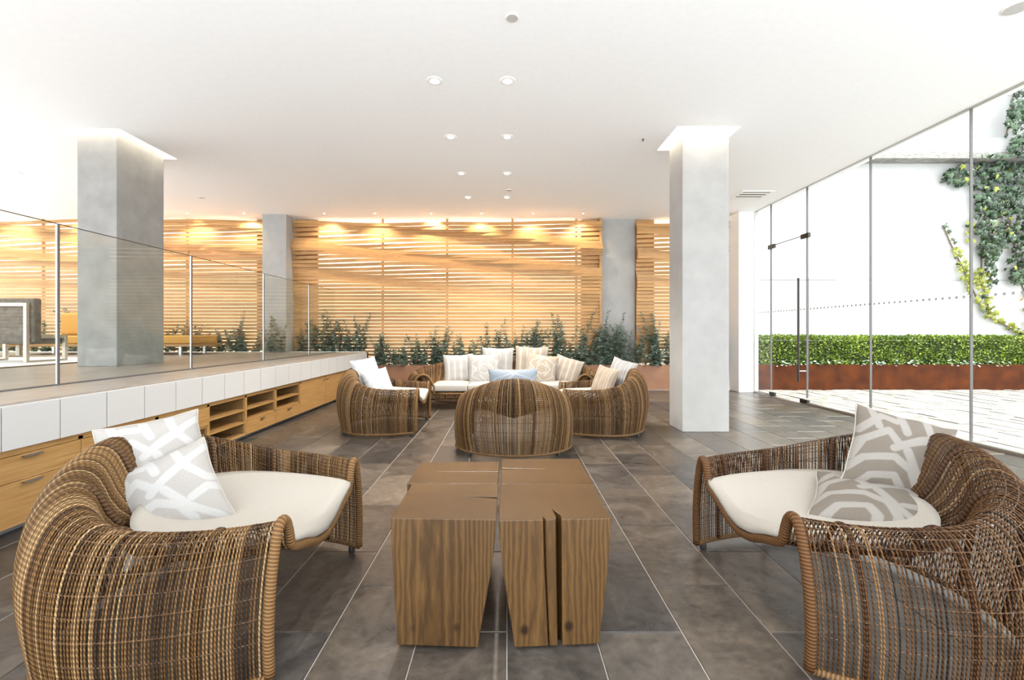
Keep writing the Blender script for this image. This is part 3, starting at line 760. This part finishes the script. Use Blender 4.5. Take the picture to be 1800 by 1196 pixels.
chair0 = build_seat('wicker_armchair', 'large wicker tub armchair at the front left, facing right', 'armchair', chair_sh, 262, (.08, .2, .32, .44, .56, .68, .8, .92), 1, GR)
LC, RC = ((-.73, 1.83, 0), R(90)), ((.955, 1.86, 0), R(-90))
ML, MR, CC = ((-.955, 5.24, 0), R(90)), ((.64, 5.22, 0), R(-93)), ((.07, 4.80, 0), R(180))
chair0.location = LC[0]; chair0.rotation_euler = (0, 0, LC[1])
chair1 = build_seat('wicker_armchair', 'large dark open-weave wicker tub armchair at the front right, facing left', 'armchair', chair_sh, 196, (.06, .17, .3, .42, .5, .58, .7, .83, .94), 6, GR, rs=.0027, tone=(.62, .52, .45))
chair1.location = RC[0]; chair1.rotation_euler = (0, 0, RC[1])
dup_tree(chair0, ML[0], ML[1], 'wicker tub armchair beside the oak cabinets in the middle distance', GR)
dup_tree(chair0, MR[0], MR[1], 'wicker tub armchair in the middle distance left of the pale column', GR)
dup_tree(chair0, CC[0], CC[1], 'wicker tub armchair seen from behind beyond the timber block tables', GR)
def d_cushion(sh, name, T=.088, shrink=.15):
    """D-shaped seat cushion following the shell"""
    NU, NR = 48, 14; top = []; bot = []
    for i in range(NU+1):
        f = sh.phi(i/NU); P, Cc, d, Rr, c = sh.profile(f); t = sh.t(f)
        smax = Rr-lerp(.16, .265, t); inner = [(q[0], q[1]) for q in c[len(c)//2:]][::-1]
        rt, rb = [], []
        for j in range(NR+1):
            rho = j/NR; s_ = smax*rho
            zb = inner[-1][1]
            for (s0, z0), (s1, z1) in zip(inner[:-1], inner[1:]):
                if s0 <= s_ <= s1: zb = lerp(z0, z1, (s_-s0)/max(1e-6, s1-s0)); break
            zb += sh.z0+.012
            pos = Vector((Cc.x+d.x*s_, Cc.y+d.y*s_, 0)); pos.y -= .012
            e = min((1-rho)*smax, max(0, pos.y+.012)+.0); r_ = .04; k = 1 if e > r_ else math.sqrt(max(0, 1-(1-e/r_)**2))
            zt = zb+.03+(T-.03)*k; zt = lerp(zt, .33+sh.z0, .45*k); 
            rt.append((pos.x, pos.y-.006*k, zt)); rb.append((pos.x, pos.y, zb+(.012*(1-k))))
        top.append(rt); bot.append(rb)
    mb = MB(); a = mb.grid(top, NU+1, NR+1); b = mb.grid([r[:] for r in bot], NU+1, NR+1); n = NR+1
    for i in range(NU): mb.face((a+i*n+NR, b+i*n+NR, b+(i+1)*n+NR, a+(i+1)*n+NR))
    for i in (0, NU):
        for j in range(NR): mb.face((a+i*n+j, a+i*n+j+1, b+i*n+j+1, b+i*n+j))
    me = mb.mesh(name); bm = bmesh.new(); bm.from_mesh(me); bmesh.ops.remove_doubles(bm, verts=bm.verts, dist=.0004); bmesh.ops.recalc_face_normals(bm, faces=bm.faces); bm.to_mesh(me); bm.free(); return me
cme = d_cushion(chair_sh, 'seat_cushion')
for (loc, rz), lab in ((LC, 'front left'), (RC, 'front right'), (ML, 'middle left'), (MR, 'middle right'), (CC, 'back-turned centre')):
    o = obj('seat_cushion', cme, m_seat, smooth=True); o.location = loc; o.rotation_euler = (0, 0, rz)
    tag(o, f'cream D-shaped seat cushion in the {lab} wicker chair', 'cushion', 'chair seat cushions')

# sofa
sofa_sh = Shell(1.40, .47, .48, .72, .72, SF, KB, cx=.98, cyk=.0, zs=(.27, .23, .20))
def apron(root, rnd):
    wv = MB(); wv.has_col = True; n = 150
    for i in range(n):
        x = lerp(-1.0, 1.0, (i+.5)/n); e = 1-(abs(x)/1.02)**4
        P = [Vector((x, .0, .235)), Vector((x*.99, .012, .19)), Vector((x*.98, .05, .13)), Vector((x*.97, .14, .075+.04*(1-e))), Vector((x*.96, .30, .045+.05*(1-e)))]
        wv.cur = strand_col(rnd, i, 9); wv.tube(P, .0034, 5, cap=False, pitch=.016)
    obj('woven_apron', wv, m_strand, root, kind='stuff', smooth=True)
sofa = build_seat('wicker_sofa', 'wide curved wicker sofa loaded with cushions in front of the planter', 'sofa', sofa_sh, 400, (.06, .16, .28, .4, .5, .6, .72, .84, .94), 4, None, apron, rs=.0034)
SO = Vector((-.03, 6.36, 0)); sofa.location = SO
def box_cushion(w_, d_, h_):
    bm = bmesh.new(); bmesh.ops.create_cube(bm, size=1); bmesh.ops.scale(bm, vec=(w_, d_, h_), verts=bm.verts)
    bmesh.ops.subdivide_edges(bm, edges=bm.edges, cuts=6, use_grid_fill=True)
    for v_ in bm.verts:
        fx, fy = 1-(2*v_.co.x/w_)**2, 1-(2*v_.co.y/d_)**2; v_.co.z *= .8+.25*math.sqrt(max(0, fx)*max(0, fy))
        fz = 1-(2*v_.co.z/h_)**2; v_.co.x *= 1+.03*max(0, fz); v_.co.y *= 1+.03*max(0, fz)
    me = bpy.data.meshes.new('sofa_seat_cushion'); bm.to_mesh(me); bm.free(); return me
bc = box_cushion(.49, .60, .115)
for i in range(4):
    o = obj('sofa_seat_cushion', bc, m_seat, smooth=True, bevel=.018, seg=3); o.location = SO+Vector((-.765+i*.51, .30, .315))
    tag(o, f'cream box seat cushion on the wicker sofa, {nth[i]} from the left', 'cushion', 'sofa seat cushions')

# ------------------------------------------------------------------ scatter pillows
def seg_d(px_, py_, a, b):
    ax, ay = a; bx, by = b; dx, dy = bx-ax, by-ay; L = dx*dx+dy*dy; t = max(0, min(1, ((px_-ax)*dx+(py_-ay)*dy)/L)); return math.hypot(px_-ax-dx*t, py_-ay-dy*t)
BIG = [[(-1.1, -.05), (-.35, .5), (-.1, .2), (.25, .42), (.95, .75)], [(-.75, 1.1), (-.55, .55)], [(-.15, 1.1), (.0, .55)], [(.35, 1.1), (.5, .5), (.85, .05), (1.1, -.05)], [(-.2, .1), (.05, .28), (.6, .55)],
       [(-1.1, -.75), (-.75, -.3), (-.15, -.1), (.2, -.35), (.35, -.75), (.3, -1.1)], [(-.8, -1.1), (-.55, -.7), (-.1, -.55), (.05, -.8), (.0, -1.1)], [(.05, .1), (.35, -.45), (.75, -.85), (.9, -1.1)], [(.45, -.3), (.8, -.15), (1.1, -.3)], [(-.85, .1), (-1.0, -.35)], [(-.95, .35), (-.5, .85), (-.2, .8)]]
def big(u, v): return 1-sm((min(seg_d(u, v, a, b) for pl_ in BIG for a, b in zip(pl_[:-1], pl_[1:]))-.072)/.024)
def lattice(u, v):
    for k in (-1.35, -.45, .45, 1.35):
        if abs((u*.8+v*.6)-k) < .05 and (math.sin((u*.6-v*.8)*7+k*3) > -.65): return True
        if abs((u*.8-v*.6)-k) < .05 and (math.sin((u*.6+v*.8)*7+k*2) > -.65): return True
    h = max(abs(u), abs(u)*.5+abs(v)*.87); return abs(h-.30) < .045 or abs(h-.78) < .04
def stripes(u, v): return (int((u+2)*7.3) % 3 == 0)
def stripes_fine(u, v): return math.sin(u*30)+.5*math.sin(u*13) > .55
def pillow(label, loc, rot, pat, base, ink, w_=.45, h_=.45, T=.15, group='scatter pillows', n=56, seed=0):
    root = thing('scatter_pillow', label, 'pillow', loc, group=group); root.rotation_euler = rot
    mb = MB(); mb.has_col = True; G = {}
    def P(i, j, sd):
        u, v = -1+2*i/n, -1+2*j/n
        x = w_/2*u*(1-.075*(1-v*v)*abs(u)); z = h_/2*v*(1-.075*(1-u*u)*abs(v))
        th = T/2*(max(0, 1-abs(u)**2.6)*max(0, 1-abs(v)**2.6))**.55
        th *= 1+.10*noise.noise(Vector((u*2.1+seed, v*2.1, sd)))
        return (x+.006*noise.noise(Vector((v*2, seed, 0))), -sd*th, z+.006*noise.noise(Vector((u*2, seed, 5))))
    for sd in (1, -1):
        b0 = len(mb.v)
        for i in range(n+1):
            for j in range(n+1): mb.v.append(P(i, j, sd))
        vc = [[tuple(lerp(p_, q_, float(pat(-1+2*i/n, -1+2*j/n))) for p_, q_ in zip(base, ink)) for j in range(n+1)] for i in range(n+1)]
        for i in range(n):
            for j in range(n):
                q = [(i, j), (i+1, j), (i+1, j+1), (i, j+1)]
                if sd < 0: q = q[::-1]
                mb.cur = tuple(vc[a][c] for a, c in q); mb.face([b0+a*(n+1)+c for a, c in q])
    obj('cover', mb, m_print, root, smooth=True)
    K4 = 2
    edge = [P(i, 0, 1) for i in range(0, n, K4)]+[P(n, j, 1) for j in range(0, n, K4)]+[P(i, n, 1) for i in range(n, 0, -K4)]+[P(0, j, 1) for j in range(n, 0, -K4)]
    obj('piping', MB().tube([(e[0], 0, e[2]) for e in edge], .0035, 6, closed=True), m_pipe, root, smooth=True)
    return root
CRm, WHt = (.325, .306, .285), (.40, .39, .378)
TP, LT = (.165, .14, .115), (.275, .255, .23)
BG, BW = (.335, .275, .21), (.41, .38, .345)
# front left chair
pillow('cream pillow with white bands leaning at the back of the front left chair', (-1.435, 1.86, .575), (R(-18), R(-8), R(38)), big, CRm, WHt, .345, .345, .13, n=110, seed=1)
pillow('cream pillow with white bands lying in front of its twin, front left chair', (-1.31, 1.76, .455), (R(-32), R(-20), R(34)), big, CRm, WHt, .36, .36, .14, n=110, seed=2)
# front right chair
pillow('taupe pillow with pale bands standing upright in the front right chair', (1.635, 1.90, .585), (R(-18), R(14), R(-26)), big, TP, LT, .345, .345, .12, n=110, seed=3)
pillow('taupe pillow with pale bands lying flat on the front right seat', (1.47, 1.82, .412), (R(-79), R(2), R(-38)), big, TP, LT, .41, .41, .11, n=110, seed=4)
# middle chairs
pillow('white pillow at the back of the middle left wicker chair', (-1.62, 5.30, .61), (R(-18), R(-6), R(62)), big, (.37, .385, .405), (.44, .445, .45), .38, .38, seed=5)
pillow('white pillow in front of another in the middle left wicker chair', (-1.47, 5.22, .51), (R(-24), R(-6), R(52)), big, (.37, .385, .405), (.44, .445, .45), .35, .35, seed=6)
pillow('beige streaked pillow in the middle right wicker chair', (1.13, 5.24, .53), (R(-20), R(6), R(-62)), stripes_fine, (.27, .215, .16), (.34, .29, .235), .35, .35, seed=7)
pillow('grey streaked pillow at the back of the middle right wicker chair', (1.33, 5.30, .60), (R(-18), R(10), R(-58)), stripes_fine, (.27, .26, .25), (.36, .35, .34), .37, .37, seed=8)
pillow('pale blue lumbar pillow showing over the back-turned wicker chair', (.06, 4.24, .615), (R(14), 0, R(2)), lattice, (.27, .30, .335), (.38, .405, .43), .46, .30, .13, seed=9)
# sofa pillows
def sofa_pillow(x0, x1, y0, y1, Y, pat, label, lean, seed, rz=0, ry=0, base=CRm, ink=WHt):
    c = px((x0+x1)/2, (y0+y1)/2, Y); s_ = max((x1-x0), (y1-y0))/800*Y
    pillow(label, c, (R(lean), R(ry), R(rz)), pat, base, ink, s_*1.03, s_*1.03, .15, seed=seed, group='sofa scatter pillows')
sofa_pillow(781, 832, 625, 673, 6.92, stripes, 'white striped pillow at the left end of the sofa', -14, 11, 10, -2, (.335, .315, .29), (.41, .40, .39))
sofa_pillow(824, 879, 626, 674, 6.80, lattice, 'cream lattice pillow in the left half of the sofa', -16, 12, 3, -3)
sofa_pillow(848, 902, 616, 662, 7.02, stripes, 'white striped pillow behind the left lattice pillow', -8, 13, 0, 1, (.335, .315, .29), (.41, .40, .39))
sofa_pillow(906, 962, 614, 662, 7.03, stripes, 'beige striped pillow behind the right lattice pillow', -8, 14, -2, 2, BG, BW)
sofa_pillow(925, 978, 626, 674, 6.80, lattice, 'beige lattice pillow in the right half of the sofa', -16, 15, -4, 8, BG, BW)
sofa_pillow(972, 1020, 630, 675, 6.90, stripes, 'beige striped pillow tilted at the right end of the sofa', -18, 16, -16, 16, BG, BW)

# ================================================================== TIMBER BLOCK TABLES
def block(label, poly, top, bot, zt, seed, side_bulge=(.0, .0)):
    """poly in unit square (x, y from front), top/bot = xl, xr, yf, yb"""
    cx, cy = (top[0]+top[1])/2, (top[2]+top[3])/2
    t = thing('timber_block_table', label, 'side table', (cx, cy, 0), group='timber block tables'); mb = MB(); n = len(poly); lv = [(.0, 0), (.15, .16), (.35, .42), (.55, .66), (.75, .86), (.9, .96), (1, 1)]
    for (q, e) in lv:
        z = lerp(.014, zt, q); r_ = [lerp(b_, t_, e) for b_, t_ in zip(bot, top)]
        for (a, c) in poly: mb.v.append((lerp(r_[0], r_[1], a)-cx, lerp(r_[2], r_[3], c)-cy, z))
    for i in range(len(lv)-1):
        for k in range(n): k2 = (k+1) % n; mb.face((i*n+k, i*n+k2, (i+1)*n+k2, (i+1)*n+k))
    mb.face(list(range(n))[::-1]); mb.face([(len(lv)-1)*n+k for k in range(n)])
    obj('block', mb, m_block, t, bevel=.004, seg=2)
    obj('base_plate', MB().box(bot[0]-cx+.03, bot[1]-cx-.03, bot[2]-cy+.03, bot[3]-cy-.03, 0, .014), m_black, t)
sq = [(0, 0), (1, 0), (1, 1), (0, 1)]
ZT = .455
block('timber block table at the front left with a plain uncracked face', [(0, .02), (.5, 0), (1, -.02), (1, .52), (.62, .60), (1, .585), (1, 1), (0, 1), (0, .65), (.06, .645), (0, .63)], (-.400, -.034, 1.57, 1.937), (-.378, -.098, 1.572, 1.90), ZT, 1)
block('timber block table at the front right with a deep vertical crack', [(0, -.03), (.39, -.01), (.40, .05), (.415, -.008), (.5, 0), (.515, .06), (.50, .24), (.56, .10), (.555, 0), (.9, .02), (1, .03), (1, 1), (0, 1)], (-.026, .364, 1.57, 1.937), (.028, .325, 1.575, 1.90), ZT-.001, 2)
block('timber block table at the back left with a short top crack', [(0, 0), (1, 0), (1, .47), (.55, .50), (1, .50), (1, 1), (0, .96)], (-.425, -.034, 1.943, 2.275), (-.40, -.09, 1.98, 2.24), ZT-.002, 3)
block('timber block table at the back right with a notch by the inner edge', [(0, 0), (1, 0), (1, 1), (0, 1), (0, .58), (.38, .56), (0, .53)], (-.024, .372, 1.943, 2.325), (.02, .34, 1.98, 2.28), ZT-.003, 4)

# ================================================================== LOUNGE ON THE PLATFORM
rug = thing('platform_rug', 'large cream rug on the raised platform', 'rug', (-7.4, 5.2, PZ)); obj('pile', MB().box(-2.1, 2.12, -2.2, 1.42, 0, .012), m_white, rug); obj('edge_binding', MB().box(2.12, 2.15, -2.2, 1.45, 0, .013).box(-2.1, 2.12, 1.42, 1.45, 0, .013), m_stem, rug)
so = thing('ochre_daybed', 'long low ochre daybed sofa on the platform behind the grey column', 'sofa', (-6.75, 7.85, PZ))
obj('seat_board', MB().box(-1.55, 1.6, -.38, .38, .14, .18), m_oak, so, bevel=.004); obj('seat_pad', MB().box(-1.5, 1.55, -.36, .36, .181, .32), m_ochre, so, bevel=.03, seg=3)
for a in (-1.1, -.28): obj('back_pad', MB().box(a, a+.8, .14, .36, .321, .72), m_ochre, so, bevel=.05, seg=3)
for a in (-1.35, 0, 1.35):
    for c in (-.3, .3): obj('leg', MB().box(a-.02, a+.02, c-.02, c+.02, 0, .14), m_steel, so)
be = thing('oak_bench', 'low oak bench with pale legs at the far left of the platform', 'bench', (-8.4, 6.95, PZ+.013))
obj('seat_board', MB().box(-.9, .95, -.25, .25, .17, .21), m_oak, be, bevel=.004)
for a in (-.8, .75):
    for c in (-.2, .2): obj('leg', MB().box(a-.025, a+.025, c-.025, c+.025, 0, .17), m_frame, be)
ac = thing('metal_armchair', 'pale metal-framed lounge chair with a dark back at the left frame edge', 'armchair', (-6.2, 5.5, PZ+.013))
for a in (-.38, .40):
    f_ = MB().box(a-.02, a+.02, -.02, .02, 0, .72).box(a-.02, a+.02, .46, .50, 0, .33).box(a-.02, a+.02, .02, .46, 0, .02).box(a-.02, a+.02, .02, .46, .29, .33)
    obj('side_frame', f_, m_frame, ac, bevel=.003)
obj('top_rail', MB().box(-.36, .38, -.02, .02, .68, .72), m_frame, ac); obj('backrest', MB().box(-.36, .46, .03, .13, .24, .78), m_greyup, ac, bevel=.02, seg=3); obj('seat', MB().box(-.35, .37, .05, .52, .22, .30), m_greyup, ac, bevel=.02, seg=3)
